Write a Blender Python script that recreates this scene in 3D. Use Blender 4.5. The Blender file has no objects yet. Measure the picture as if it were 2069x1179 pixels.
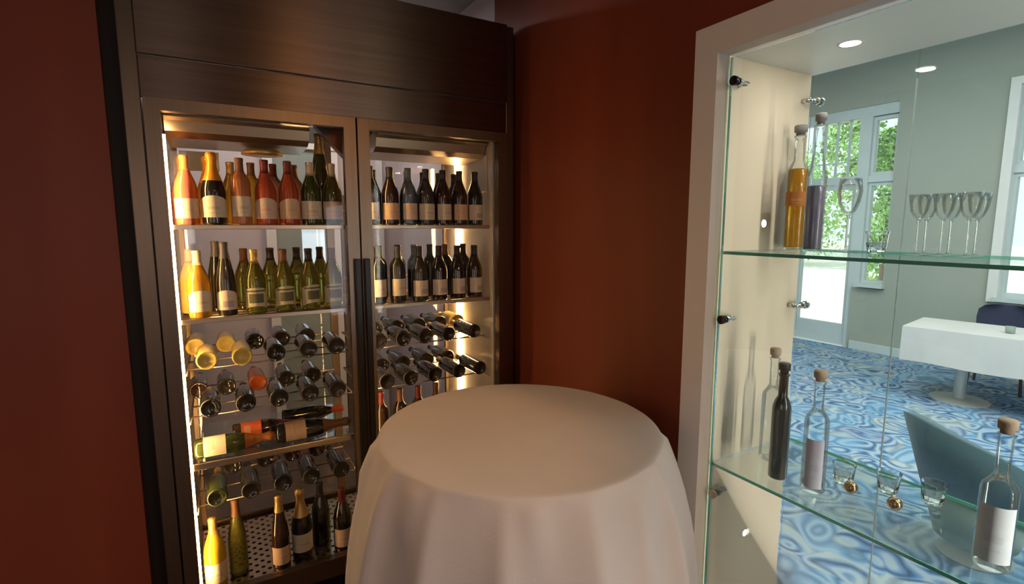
import bpy, bmesh, math, random
from mathutils import Vector, Matrix
R = math.radians
random.seed(7)
S = bpy.context.scene
COL = S.collection

# ------------------------------------------------------------------ camera, world, lights, exposure
cam_d = bpy.data.cameras.new('camera'); cam = bpy.data.objects.new('camera', cam_d); COL.objects.link(cam)
cam.location = (0, 0, 1.75); cam.rotation_euler = (R(90 - 7.35), 0, R(-30))
cam_d.sensor_width = 36.0; cam_d.lens = 1040.0 / 2069.0 * 36.0; cam_d.clip_start = 0.02; cam_d.clip_end = 200
S.camera = cam

S.view_settings.view_transform = 'Standard'; S.view_settings.look = 'None'
S.view_settings.gamma = 1.0; S.view_settings.use_curve_mapping = False
S.view_settings.exposure = 0.0
S.cycles.max_bounces = 10; S.cycles.transmission_bounces = 8; S.cycles.transparent_max_bounces = 24
S.cycles.diffuse_bounces = 4; S.cycles.glossy_bounces = 4
S.cycles.caustics_reflective = False; S.cycles.caustics_refractive = False
S.cycles.sample_clamp_indirect = 4.0

W = bpy.data.worlds.new('sky'); S.world = W; W.use_nodes = True
wn = W.node_tree.nodes; bg = wn['Background']
bg.inputs['Color'].default_value = (0.86, 0.94, 1.0, 1); bg.inputs['Strength'].default_value = 1.6

def light(name, kind, loc, rot, power, color, size=None, size_y=None, angle=None):
    d = bpy.data.lights.new(name, kind); o = bpy.data.objects.new(name, d); COL.objects.link(o)
    o.location = loc; o.rotation_euler = rot; d.energy = power; d.color = color
    if kind == 'AREA':
        d.shape = 'RECTANGLE' if size_y else 'DISK'; d.size = size
        if size_y: d.size_y = size_y
    elif kind == 'SUN': d.angle = angle
    else: d.shadow_soft_size = size
    return o
# sun on the terrace outside the far windows
light('sun', 'SUN', (20, 0, 20), (R(38), 0, R(200)), 5.0, (1.0, 0.95, 0.86), angle=R(2))
# unseen ceiling area lights added to fill the bright dining room
light('dining_room_fill', 'AREA', (4.6, 2.6, 3.88), (0, 0, 0), 150, (1.0, 0.98, 0.93), 3.2, 3.6)
light('dining_room_fill', 'AREA', (4.2, -1.6, 3.88), (0, 0, 0), 260, (0.98, 0.98, 1.0), 3.0, 3.0)
# warm lamp behind the camera in the dark bar room, plus added fill
light('bar_lamp', 'AREA', (1.0, -2.2, 3.0), (0, 0, 0), 52, (1.0, 0.52, 0.18), 0.45)
light('bar_window_fill', 'AREA', (-2.93, -1.6, 1.8), (0, R(-90), 0), 17, (1.0, 0.90, 0.82), 1.9, 2.4)  # added ambient fill at the left wall, no window there
light('bar_window_fill', 'AREA', (-1.9, -4.93, 1.7), (R(90), 0, 0), 13, (1.0, 0.84, 0.70), 1.3, 2.0)  # added out of view to brighten the left red wall
light('bar_window_fill', 'AREA', (-0.40, -4.93, 1.9), (R(90), 0, 0), 8, (1.0, 0.90, 0.86), 0.22, 2.0)
tl = light('tabletop_fill', 'SPOT', (0.62, 1.20, 3.03), (R(6), R(4), 0), 30, (1.0, 0.50, 0.20), 0.05)  # unseen spot added to warm the tabletop, no fixture
tl.data.spot_size = R(42); tl.data.spot_blend = 0.7
light('bar_window_fill', 'AREA', (1.40, -2.3, 1.25), (0, R(90), 0), 32, (0.74, 0.84, 1.0), 1.5, 1.1)
# unseen fill added to light the room behind the cooler
light('rear_room_fill', 'AREA', (0.3, 3.75, 3.0), (0, 0, 0), 26, (1.0, 0.93, 0.90), 1.8, 0.5)

# ------------------------------------------------------------------ materials
MAT = {}
def mat(name, base, rough=0.5, metal=0.0, trans=0.0, ior=1.45, spec=0.5, coat=0.0, emis=None, estr=0.0, var=0.06, nscale=6.0,
        stretch=(1, 1, 1), aniso=0.0, bump=0.0, bscale=60.0, sheen=0.0, arot=0.0, alpha=1.0):
    m = bpy.data.materials.new(name); m.use_nodes = True
    N = m.node_tree.nodes; L = m.node_tree.links; b = N['Principled BSDF']
    b.inputs['Roughness'].default_value = rough; b.inputs['Metallic'].default_value = metal
    b.inputs['Transmission Weight'].default_value = trans; b.inputs['IOR'].default_value = ior
    b.inputs['Specular IOR Level'].default_value = spec; b.inputs['Coat Weight'].default_value = coat
    b.inputs['Sheen Weight'].default_value = sheen; b.inputs['Alpha'].default_value = alpha
    tc = N.new('ShaderNodeTexCoord'); mp = N.new('ShaderNodeMapping'); L.new(tc.outputs['Object'], mp.inputs['Vector'])
    mp.inputs['Scale'].default_value = stretch
    nz = N.new('ShaderNodeTexNoise'); nz.inputs['Scale'].default_value = nscale; nz.inputs['Detail'].default_value = 3
    L.new(mp.outputs[0], nz.inputs['Vector'])
    rp = N.new('ShaderNodeValToRGB'); L.new(nz.outputs['Fac'], rp.inputs['Fac'])
    rp.color_ramp.elements[0].position = 0.3; rp.color_ramp.elements[1].position = 0.7
    rp.color_ramp.elements[0].color = tuple(c * (1 - var) for c in base) + (1,)
    rp.color_ramp.elements[1].color = tuple(min(1, c * (1 + var)) for c in base) + (1,)
    L.new(rp.outputs['Color'], b.inputs['Base Color'])
    if aniso:
        b.inputs['Anisotropic'].default_value = aniso; b.inputs['Anisotropic Rotation'].default_value = arot
        tg = N.new('ShaderNodeTangent'); tg.direction_type = 'RADIAL'; tg.axis = 'Z'; L.new(tg.outputs[0], b.inputs['Tangent'])
    if bump:
        n2 = N.new('ShaderNodeTexNoise'); n2.inputs['Scale'].default_value = bscale; L.new(mp.outputs[0], n2.inputs['Vector'])
        bp = N.new('ShaderNodeBump'); bp.inputs['Strength'].default_value = bump; bp.inputs['Distance'].default_value = 0.01
        L.new(n2.outputs['Fac'], bp.inputs['Height']); L.new(bp.outputs[0], b.inputs['Normal'])
    if emis:
        b.inputs['Emission Color'].default_value = tuple(emis) + (1,); b.inputs['Emission Strength'].default_value = estr
    MAT[name] = m
    return m

def pane_mat(name, tint=(0.95, 0.98, 0.97), refl=1.0, rough=0.02):
    m = bpy.data.materials.new(name); m.use_nodes = True
    N = m.node_tree.nodes; L = m.node_tree.links; N.remove(N['Principled BSDF'])
    out = N['Material Output']; t = N.new('ShaderNodeBsdfTransparent'); g = N.new('ShaderNodeBsdfGlossy')
    t.inputs['Color'].default_value = tint + (1,); g.inputs['Roughness'].default_value = rough
    f = N.new('ShaderNodeFresnel'); f.inputs['IOR'].default_value = 1.45
    mu = N.new('ShaderNodeMath'); mu.operation = 'MULTIPLY'; mu.inputs[1].default_value = refl
    L.new(f.outputs[0], mu.inputs[0]); mx = N.new('ShaderNodeMixShader')
    L.new(mu.outputs[0], mx.inputs['Fac']); L.new(t.outputs[0], mx.inputs[1]); L.new(g.outputs[0], mx.inputs[2])
    L.new(mx.outputs[0], out.inputs['Surface']); MAT[name] = m
    return m

def label_mat(name, paper, ink, kind):
    """paper label; faint print blocks across its height (generated z), no readable words in the photograph"""
    m = mat(name, paper, 0.7, var=0.05, nscale=30)
    N = m.node_tree.nodes; L = m.node_tree.links; b = N['Principled BSDF']
    tc = N.new('ShaderNodeTexCoord'); sp = N.new('ShaderNodeSeparateXYZ'); L.new(tc.outputs['Generated'], sp.inputs[0])
    def band(sock, lo, hi):
        a = N.new('ShaderNodeMath'); a.operation = 'GREATER_THAN'; a.inputs[1].default_value = lo; L.new(sock, a.inputs[0])
        c = N.new('ShaderNodeMath'); c.operation = 'LESS_THAN'; c.inputs[1].default_value = hi; L.new(sock, c.inputs[0])
        d = N.new('ShaderNodeMath'); d.operation = 'MULTIPLY'; L.new(a.outputs[0], d.inputs[0]); L.new(c.outputs[0], d.inputs[1]); return d.outputs[0]
    z = sp.outputs['Z']; x = sp.outputs['X']
    if kind == 'banded': spec = [((0.30, 0.72), (0.16, 0.84)), ((0.80, 0.88), (0.05, 0.95))]
    elif kind == 'low': spec = [((0.14, 0.46), (0.3, 0.85))]
    else: spec = [((0.36, 0.50), (0.25, 0.75)), ((0.20, 0.24), (0.3, 0.7))]
    s = None
    for (zl, zh), (xl, xh) in spec:
        bz = band(z, zl, zh); bx = band(x, xl, xh)
        q = N.new('ShaderNodeMath'); q.operation = 'MULTIPLY'; L.new(bz, q.inputs[0]); L.new(bx, q.inputs[1])
        if s is None: s = q.outputs[0]
        else:
            w = N.new('ShaderNodeMath'); w.operation = 'MAXIMUM'; L.new(s, w.inputs[0]); L.new(q.outputs[0], w.inputs[1]); s = w.outputs[0]
    k = N.new('ShaderNodeMath'); k.operation = 'MULTIPLY'; k.inputs[1].default_value = {'banded': 0.85, 'low': 0.5}.get(kind, 0.3); L.new(s, k.inputs[0])
    mx = N.new('ShaderNodeMix'); mx.data_type = 'RGBA'
    L.new(k.outputs[0], mx.inputs['Factor']); src = b.inputs['Base Color'].links[0].from_socket
    L.new(src, mx.inputs['A']); mx.inputs['B'].default_value = ink + (1,)
    L.new(mx.outputs['Result'], b.inputs['Base Color'])
    return m

mat('red_lacquer', (0.220, 0.048, 0.024), 0.42, var=0.25, nscale=1.6, stretch=(1, 1, 0.12), spec=0.25)
mat('gap_shade', (0.012, 0.006, 0.005), 0.6)  # near-black colour carries the shade of the recess beside the cooler
mat('steel', (0.17, 0.12, 0.088), 0.34, metal=1.0, var=0.10, nscale=2.0, stretch=(1, 1, 30), aniso=0.95, arot=0.25)
mat('steel_frame', (0.18, 0.135, 0.10), 0.33, metal=1.0, var=0.06, nscale=3.0, stretch=(30, 30, 1))
mat('bright_steel', (0.55, 0.46, 0.36), 0.30, metal=1.0, var=0.05)
mat('chrome', (0.75, 0.73, 0.70), 0.10, metal=1.0, var=0.03)
mat('bronze', (0.42, 0.27, 0.15), 0.12, metal=1.0, var=0.05)
mat('black_metal', (0.02, 0.018, 0.016), 0.3, metal=0.6)
mat('inner_white', (0.62, 0.56, 0.51), 0.24, spec=0.8, var=0.03)
mat('inner_dark', (0.05, 0.038, 0.03), 0.35, metal=0.5)
mat('plate_white', (0.75, 0.70, 0.66), 0.45, var=0.02)
mat('mauve_wall', (0.56, 0.49, 0.50), 0.7, var=0.04, nscale=1.0)
mat('pale_trim', (0.75, 0.74, 0.72), 0.5, var=0.03)
mat('sage_door', (0.28, 0.33, 0.31), 0.5, var=0.05)
mat('brown_frame', (0.12, 0.08, 0.06), 0.5)
mat('lit_pane', (0.6, 0.75, 0.85), 0.4, emis=(0.62, 0.80, 0.95), estr=0.9)
mat('led', (1, 0.8, 0.5), 0.4, emis=(1.0, 0.60, 0.24), estr=80.0)
mat('led_fill', (1, 0.8, 0.5), 0.4, emis=(1.0, 0.60, 0.24), estr=32.0)  # glow of the added strip on the centre post
mat('puck_glow', (1, 1, 1), 0.4, emis=(1.0, 0.93, 0.82), estr=9.0)
mat('lamp_glow', (1, 1, 1), 0.4, emis=(1.0, 0.98, 0.96), estr=12.0)
mat('cream_panel', (0.78, 0.645, 0.49), 0.22, var=0.03, nscale=1.2, spec=0.4)
mat('case_ceiling', (0.82, 0.80, 0.77), 0.35, var=0.03, nscale=1.2)
mat('white_frame', (0.82, 0.80, 0.79), 0.45, var=0.04, nscale=2.0)
mat('grey_ceiling', (0.30, 0.30, 0.28), 0.8)
mat('white_ceiling', (0.80, 0.80, 0.79), 0.8)
mat('far_wall', (0.36, 0.385, 0.33), 0.7, var=0.04, nscale=0.8)
mat('window_paint', (0.55, 0.62, 0.62), 0.5, var=0.03)
mat('table_linen', (0.68, 0.65, 0.645), 0.9, var=0.04, nscale=5.0, sheen=0.2, bump=0.06, bscale=220)
mat('white_linen', (0.62, 0.60, 0.58), 0.9, var=0.03, bump=0.05, bscale=150)
mat('navy_fabric', (0.025, 0.035, 0.075), 0.8, sheen=0.3, bump=0.1, bscale=150)
mat('teal_fabric', (0.06, 0.12, 0.14), 0.8, sheen=0.3, bump=0.1, bscale=150)
mat('sage_fabric', (0.26, 0.33, 0.30), 0.8, sheen=0.3, bump=0.1, bscale=150)
mat('table_base', (0.52, 0.53, 0.50), 0.35, metal=0.3)
mat('terrace', (0.80, 0.77, 0.70), 0.8, var=0.06, nscale=2.0)
mat('leaf', (0.36, 0.58, 0.20), 0.6, var=0.35, nscale=2.5)
mat('leaf_dark', (0.12, 0.30, 0.10), 0.6, var=0.5, nscale=2.5)
mat('bark', (0.12, 0.09, 0.06), 0.9, bump=0.4, bscale=20)
mat('bar_floor', (0.10, 0.06, 0.04), 0.4, var=0.2)
# bottle glass and foils
mat('black_glass', (0.012, 0.013, 0.010), 0.07, spec=0.8, coat=0.5)
mat('brown_glass', (0.035, 0.015, 0.007), 0.07, spec=0.8, coat=0.5)
mat('green_glass', (0.055, 0.075, 0.012), 0.08, spec=0.7, coat=0.4, trans=0.25)
mat('olive_glass', (0.42, 0.40, 0.07), 0.06, trans=0.75, spec=0.6)
mat('smoke_glass', (0.040, 0.034, 0.026), 0.09, spec=0.7, coat=0.15)
mat('amber_wine', (1.0, 0.52, 0.05), 0.06, trans=0.6)
mat('orange_wine', (1.0, 0.22, 0.05), 0.06, trans=0.4)
mat('yellow_wine', (1.0, 0.74, 0.20), 0.07, trans=0.25)
mat('rose_wine', (0.80, 0.15, 0.06), 0.06, trans=0.5)
mat('pale_rose_wine', (0.92, 0.36, 0.14), 0.06, trans=0.55)
mat('orange_foil', (0.85, 0.36, 0.04), 0.35, metal=0.3)
mat('gold_foil', (0.75, 0.50, 0.18), 0.35, metal=0.5)
mat('cream_foil', (0.72, 0.60, 0.42), 0.45)
mat('dark_foil', (0.03, 0.025, 0.025), 0.35)
mat('grey_foil', (0.10, 0.095, 0.10), 0.35)
mat('wine_foil', (0.22, 0.03, 0.025), 0.35)
mat('coral_foil', (0.95, 0.16, 0.05), 0.4)
mat('brown_foil', (0.22, 0.10, 0.045), 0.4)
mat('cork', (0.42, 0.30, 0.22), 0.85, bump=0.2)
mat('grey_cork', (0.24, 0.22, 0.21), 0.7)
mat('amber_liquor', (0.95, 0.42, 0.02), 0.04, trans=0.65)
mat('violet_liquor', (0.30, 0.26, 0.36), 0.06, trans=0.35)
mat('clear_glass', (0.96, 0.98, 0.98), 0.01, trans=1.0, ior=1.45)
mat('thin_clear', (0.9, 0.95, 0.95), 0.02)
mat('seam_edge', (0.62, 0.70, 0.66), 0.3)
mat('lemon_wine', (0.95, 0.66, 0.04), 0.07, trans=0.35)
mat('green_edge', (0.24, 0.88, 0.70), 0.12, trans=0.0, spec=0.7, emis=None)
label_mat('cream_label', (0.80, 0.70, 0.54), (0.35, 0.25, 0.15), 'plain')
label_mat('peach_label', (0.82, 0.58, 0.38), (0.75, 0.30, 0.12), 'plain')
label_mat('pink_label', (0.80, 0.60, 0.48), (0.55, 0.2, 0.15), 'plain')
label_mat('banded_label', (0.70, 0.64, 0.40), (0.07, 0.07, 0.03), 'banded')
label_mat('lilac_label', (0.82, 0.70, 0.58), (0.30, 0.22, 0.34), 'low')
label_mat('white_label', (0.84, 0.86, 0.98), (0.6, 0.6, 0.7), 'plain')
label_mat('coral_label', (0.95, 0.20, 0.07), (0.9, 0.7, 0.5), 'low')
label_mat('lavender_label', (0.66, 0.60, 0.74), (0.45, 0.4, 0.5), 'plain')
label_mat('rust_label', (0.45, 0.15, 0.03), (0.7, 0.4, 0.1), 'plain')
pane_mat('door_glass', (0.97, 0.96, 0.94), 0.28)
pane_mat('rear_glass', (0.92, 0.92, 0.92), 0.9)
pane_mat('case_glass', (0.94, 0.97, 0.955), 0.8)
pane_mat('shelf_glass', (0.95, 0.985, 0.97), 0.35)
pane_mat('window_glass', (0.97, 0.98, 0.98), 0.6)
pane_mat('bottle_clear', (0.95, 0.97, 0.97), 0.7, 0.03)
pane_mat('goblet', (0.975, 0.975, 0.965), 0.6, 0.03)

# swirling carpet
def carpet_mat():
    m = bpy.data.materials.new('swirl_carpet'); m.use_nodes = True; N = m.node_tree.nodes; L = m.node_tree.links; b = N['Principled BSDF']
    b.inputs['Roughness'].default_value = 0.95; b.inputs['Specular IOR Level'].default_value = 0.1
    tc = N.new('ShaderNodeTexCoord')
    n1 = N.new('ShaderNodeTexNoise'); n1.inputs['Scale'].default_value = 2.2; n1.inputs['Detail'].default_value = 1.0
    L.new(tc.outputs['Object'], n1.inputs['Vector'])
    ad = N.new('ShaderNodeMixRGB'); ad.blend_type = 'ADD'; ad.inputs['Fac'].default_value = 0.55
    L.new(tc.outputs['Object'], ad.inputs['Color1']); L.new(n1.outputs['Color'], ad.inputs['Color2'])
    v = N.new('ShaderNodeTexVoronoi'); v.inputs['Scale'].default_value = 4.2; L.new(ad.outputs[0], v.inputs['Vector'])
    mu = N.new('ShaderNodeMath'); mu.operation = 'MULTIPLY'; mu.inputs[1].default_value = 22; L.new(v.outputs['Distance'], mu.inputs[0])
    si = N.new('ShaderNodeMath'); si.operation = 'SINE'; L.new(mu.outputs[0], si.inputs[0])
    ma = N.new('ShaderNodeMapRange'); ma.inputs['From Min'].default_value = -1; L.new(si.outputs[0], ma.inputs['Value'])
    r1 = N.new('ShaderNodeValToRGB'); L.new(ma.outputs[0], r1.inputs['Fac'])
    cs = [(0.0, (0.06, 0.12, 0.20)), (0.16, (0.10, 0.19, 0.33)), (0.34, (0.13, 0.26, 0.46)), (0.62, (0.20, 0.32, 0.50)), (0.88, (0.36, 0.45, 0.52))]
    e = r1.color_ramp.elements; e[0].position, e[0].color = cs[0][0], cs[0][1] + (1,); e[1].position, e[1].color = cs[4][0], cs[4][1] + (1,)
    for p, c in cs[1:4]: x = e.new(p); x.color = c + (1,)
    n2 = N.new('ShaderNodeTexNoise'); n2.inputs['Scale'].default_value = 3.0; n2.inputs['Detail'].default_value = 2; L.new(ad.outputs[0], n2.inputs['Vector'])
    r2 = N.new('ShaderNodeValToRGB'); L.new(n2.outputs['Fac'], r2.inputs['Fac'])
    r2.color_ramp.elements[0].position = 0.44; r2.color_ramp.elements[0].color = (0, 0, 0, 1); r2.color_ramp.elements[1].position = 0.52
    mx = N.new('ShaderNodeMixRGB'); L.new(r2.outputs['Color'], mx.inputs['Fac']); L.new(r1.outputs['Color'], mx.inputs['Color1'])
    r3 = N.new('ShaderNodeValToRGB'); L.new(v.outputs['Color'], r3.inputs['Fac']); r3.color_ramp.interpolation = 'CONSTANT'
    cs = [(0.0, (0.24, 0.42, 0.58)), (0.35, (0.46, 0.50, 0.44)), (0.55, (0.16, 0.36, 0.56)), (0.8, (0.20, 0.24, 0.36))]
    e = r3.color_ramp.elements; e[0].color = cs[0][1] + (1,); e[1].position, e[1].color = cs[3][0], cs[3][1] + (1,)
    for p, c in cs[1:3]: x = e.new(p); x.color = c + (1,)
    L.new(r3.outputs['Color'], mx.inputs['Color2'])
    mm = N.new('ShaderNodeMixRGB'); mm.inputs['Fac'].default_value = 0.45
    L.new(r1.outputs['Color'], mm.inputs['Color1']); L.new(mx.outputs[0], mm.inputs['Color2'])
    L.new(mm.outputs[0], b.inputs['Base Color']); MAT['carpet'] = m
carpet_mat()

# ------------------------------------------------------------------ mesh helpers
def obj(name, bm, m, parent=None, smooth=False, loc=None, rot=None, kind=None):
    me = bpy.data.meshes.new(name)
    if smooth:
        for f in bm.faces: f.smooth = True
    bm.normal_update(); bm.to_mesh(me); bm.free()
    if m: me.materials.append(MAT[m])
    return link(name, me, parent, loc, rot, kind)
def link(name, me, parent=None, loc=None, rot=None, kind=None):
    o = bpy.data.objects.new(name, me); COL.objects.link(o)
    if parent: o.parent = parent
    if loc: o.location = loc
    if rot: o.rotation_euler = rot
    if kind: o['kind'] = kind
    return o
def thing(name, label, cat, loc=(0, 0, 0), rz=0, group=None):
    o = bpy.data.objects.new(name, None); COL.objects.link(o); o.location = loc; o.rotation_euler = (0, 0, rz)
    o.empty_display_size = 0.1
    return tag(o, label, cat, group)
def tag(o, label, cat, group=None):
    o['label'] = label; o['category'] = cat
    if group: o['group'] = group
    return o
def box(bm, x0, x1, y0, y1, z0, z1, bev=0.0):
    vs = [bm.verts.new((x, y, z)) for x in (x0, x1) for y in (y0, y1) for z in (z0, z1)]
    a = [(0, 1, 3, 2), (4, 6, 7, 5), (0, 4, 5, 1), (2, 3, 7, 6), (0, 2, 6, 4), (1, 5, 7, 3)]
    fs = [bm.faces.new([vs[i] for i in f]) for f in a]
    if bev:
        es = {e for f in fs for e in f.edges}
        bmesh.ops.bevel(bm, geom=list(es), offset=bev, segments=2, affect='EDGES', profile=0.5)
    return bm
def B(*a, bev=0.0): return box(bmesh.new(), *a, bev=bev)
def tube(bm, p, q, r, n=8, cap=True):
    p = Vector(p); q = Vector(q); d = (q - p); ln = d.length; d.normalize()
    u = d.orthogonal().normalized(); w = d.cross(u)
    a = [bm.verts.new(p + u * (r * math.cos(2 * math.pi * i / n)) + w * (r * math.sin(2 * math.pi * i / n))) for i in range(n)]
    b = [bm.verts.new(v.co + d * ln) for v in a]
    for i in range(n): bm.faces.new((a[i], a[(i + 1) % n], b[(i + 1) % n], b[i]))
    if cap: bm.faces.new(a[::-1]); bm.faces.new(b)
    return bm
def lathe(prof, n=24, close=True, bm=None, cx=0, cy=0):
    bm = bm or bmesh.new(); rings = []
    for r, z in prof:
        if r < 1e-6: rings.append([bm.verts.new((cx, cy, z))])
        else: rings.append([bm.verts.new((cx + r * math.cos(2 * math.pi * i / n), cy + r * math.sin(2 * math.pi * i / n), z)) for i in range(n)])
    for a, b in zip(rings, rings[1:]):
        for i in range(n):
            j = (i + 1) % n
            if len(a) == 1 and len(b) == 1: continue
            if len(a) == 1: bm.faces.new((a[0], b[j], b[i]))
            elif len(b) == 1: bm.faces.new((a[i], a[j], b[0]))
            else: bm.faces.new((a[i], a[j], b[j], b[i]))
    bmesh.ops.recalc_face_normals(bm, faces=bm.faces)
    return bm
def frame_xz(x0, x1, z0, z1, y0, y1, l, r, b, t):
    bm = bmesh.new()
    box(bm, x0, x0 + l, y0, y1, z0, z1); box(bm, x1 - r, x1, y0, y1, z0, z1)
    box(bm, x0 + l, x1 - r, y0, y1, z1 - t, z1); box(bm, x0 + l, x1 - r, y0, y1, z0, z0 + b)
    return bm
def structure(name, bm, m, parent=None, smooth=False):
    return obj(name, bm, m, parent, smooth, kind=None if parent else 'structure')

# ------------------------------------------------------------------ the setting
WX = 1.42          # face of the red partition towards the bar room
CEIL = 3.06
structure('floor', B(-3.0, 1.92, -5.0, 5.0, -0.1, 0.0), 'bar_floor')
structure('floor_carpet', B(1.92, 7.84, -4.0, 7.0, -0.1, 0.0), 'carpet')
structure('ceiling', B(-3.0, WX, -5.0, 5.0, CEIL, CEIL + 0.1), 'grey_ceiling')
structure('ceiling_dining_room', B(1.92, 7.84, -4.0, 7.0, 3.95, 4.05), 'white_ceiling')
# red lacquered wall left of the cooler, split in tall sheets
wl = structure('wall_left', B(-3.0, -0.315, 2.46, 2.62, 0, CEIL), 'red_lacquer')
structure('shadow_gap', B(-0.315, -0.26, 2.50, 2.62, 0, CEIL), 'gap_shade', wl)
wr = bmesh.new()
box(wr, WX, 1.47, 1.145, 2.65, 0, CEIL); box(wr, WX, 1.47, -1.3, 1.145, 2.30, CEIL); box(wr, WX, 1.47, -5.0, -1.3, 0, CEIL); box(wr, WX, 1.47, -1.3, 1.145, 0, 0.06)
structure('wall_right', wr, 'red_lacquer')
pt = bmesh.new()
box(pt, 1.47, 1.92, 1.16, 2.65, 0, 3.95); box(pt, 1.47, 1.92, -1.3, 1.16, 2.31, 3.95); box(pt, 1.47, 1.92, -4.0, -1.3, 0, 3.95); box(pt, 1.47, 1.92, -1.3, 1.16, 0, 0.05)
box(pt, WX, 1.92, 2.651, 5.0, 0, 3.95)
structure('wall_partition', pt, 'mauve_wall')
bk = bmesh.new()
box(bk, -3.0, -0.85, -5.1, -5.0, 0, CEIL); box(bk, -0.2, WX, -5.1, -5.0, 0, CEIL); box(bk, -0.85, -0.2, -5.1, -5.0, 0, CEIL)
structure('wall_back', bk, 'red_lacquer')
structure('wall_side', B(-3.1, -3.0, -5.0, 5.0, 0, CEIL), 'red_lacquer')
structure('wall_rear', B(-3.0, WX, 4.5, 4.6, 0, CEIL), 'mauve_wall')
# far wall of the dining room with its window unit and second window
fw = bmesh.new(); X0, X1 = 7.84, 8.10
box(fw, X0, X1, 2.38, 3.49, 0, 3.95); box(fw, X0, X1, 3.49, 5.60, 3.36, 3.95); box(fw, X0, X1, 5.60, 7.0, 0, 3.95)
box(fw, X0, X1, 0.9, 2.38, 3.36, 3.95); box(fw, X0, X1, 0.9, 2.38, 0, 0.87); box(fw, X0, X1, -4.0, 0.9, 0, 3.95)
box(fw, X0, X1, 3.49, 3.90, 0, 0.88)
structure('wall_far', fw, 'far_wall')
sd = bmesh.new(); box(sd, 1.92, 8.1, 7.0, 7.1, 0, 3.95)
structure('wall_dining_end', sd, 'far_wall')
sd = bmesh.new()
for a, b in ((1.92, 3.0), (4.2, 5.0), (6.2, 8.1)): box(sd, a, b, -4.1, -4.0, 0, 3.95)
for a, b in ((3.0, 4.2), (5.0, 6.2)): box(sd, a, b, -4.1, -4.0, 0, 0.8); box(sd, a, b, -4.1, -4.0, 3.3, 3.95)
structure('wall_dining_side', sd, 'far_wall')
structure('baseboard_far', B(7.815, 7.84, -4.0, 3.86, 0.0, 0.12, bev=0.006), 'window_paint')

# glazed terrace door with side casement
def yz(bm, y0, y1, z0, z1, x0=7.90, x1=7.98): return box(bm, x0, x1, y0, y1, z0, z1)
d1 = bpy.data.objects.new('door_1', None); COL.objects.link(d1); d1['kind'] = 'structure'
f = bmesh.new(); yz(f, 3.49, 5.6, 3.22, 3.36, 7.86, 8.0); yz(f, 3.812, 3.962, 0, 3.22, 7.86, 8.0); yz(f, 5.5, 5.6, 0, 3.22, 7.86, 8.0)
obj('frame', f, 'window_paint', d1)
f = bmesh.new(); yz(f, 3.962, 5.5, 2.33, 2.44, 7.87, 7.99); obj('transom', f, 'window_paint', d1)
for k, (a, b) in enumerate(((3.97, 4.73), (4.74, 5.49))):
    f = bmesh.new(); yz(f, a, a + .045, .01, 2.32); yz(f, b - .045, b, .01, 2.32); yz(f, a + .045, b - .045, .01, .31); yz(f, a + .045, b - .045, 2.26, 2.32)
    lf = obj('door_leaf', f, 'window_paint', d1)
    g = bmesh.new(); yz(g, a + .045, b - .045, 0.31, 2.26, 7.935, 7.943); obj('pane', g, 'window_glass', lf)
for y0, y1 in ((3.97, 4.12), (4.13, 4.29), (4.30, 4.46), (4.47, 4.63), (4.64, 4.80), (4.81, 4.97), (4.98, 5.14), (5.15, 5.31), (5.32, 5.49)):
    for z0, z1 in ((2.445, 2.64), (2.65, 3.215)):
        g = bmesh.new(); yz(g, y0, y1, z0, z1, 7.935, 7.943); obj('pane', g, 'window_glass', d1)
for k in range(8):
    y = 4.125 + k * 0.17
    f = bmesh.new(); yz(f, y - 0.008, y + 0.008, 2.44, 3.22, 7.915, 7.965); obj('muntin', f, 'window_paint', d1)
f = bmesh.new(); yz(f, 3.962, 5.5, 2.637, 2.653, 7.92, 7.96); obj('muntin', f, 'window_paint', d1)
def casement(name, y0, y1, zb, zt, ztr, low):
    w = bpy.data.objects.new(name, None); COL.objects.link(w); w['kind'] = 'structure'
    for z0, z1 in ((zb, ztr - 0.045), (ztr + 0.045, zt)):
        f = bmesh.new(); yz(f, y0, y0 + .035, z0, z1); yz(f, y1 - .035, y1, z0, z1); yz(f, y0 + .035, y1 - .035, z0, z0 + .045); yz(f, y0 + .035, y1 - .035, z1 - .045, z1)
        s = obj('sash', f, 'window_paint', w)
        g = bmesh.new(); yz(g, y0 + .035, y1 - .035, z0 + .045, z1 - .045, 7.935, 7.943); obj('pane', g, 'window_glass', s)
    f = bmesh.new(); yz(f, y0, y1, ztr - .045, ztr + .045, 7.87, 7.99); obj('transom', f, 'window_paint', w)
    f = bmesh.new(); yz(f, y0 - 0.02, y1 + (0.30 if low else 0.02), zb - 0.05, zb, 7.76, 8.08); obj('sill', f, 'window_paint', w)
    return w
casement('window_1', 3.495, 3.81, 0.95, 3.21, 2.385, False)
w2 = casement('window_2', 0.97, 2.31, 0.93, 3.30, 2.385, False)
f = bmesh.new(); yz(f, 2.31, 2.40, 0.87, 3.38, 7.80, 8.0); yz(f, 0.88, 0.97, 0.87, 3.38, 7.80, 8.0); yz(f, 0.97, 2.31, 3.30, 3.38, 7.80, 8.0); obj('casing', f, 'pale_trim', w2)

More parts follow.
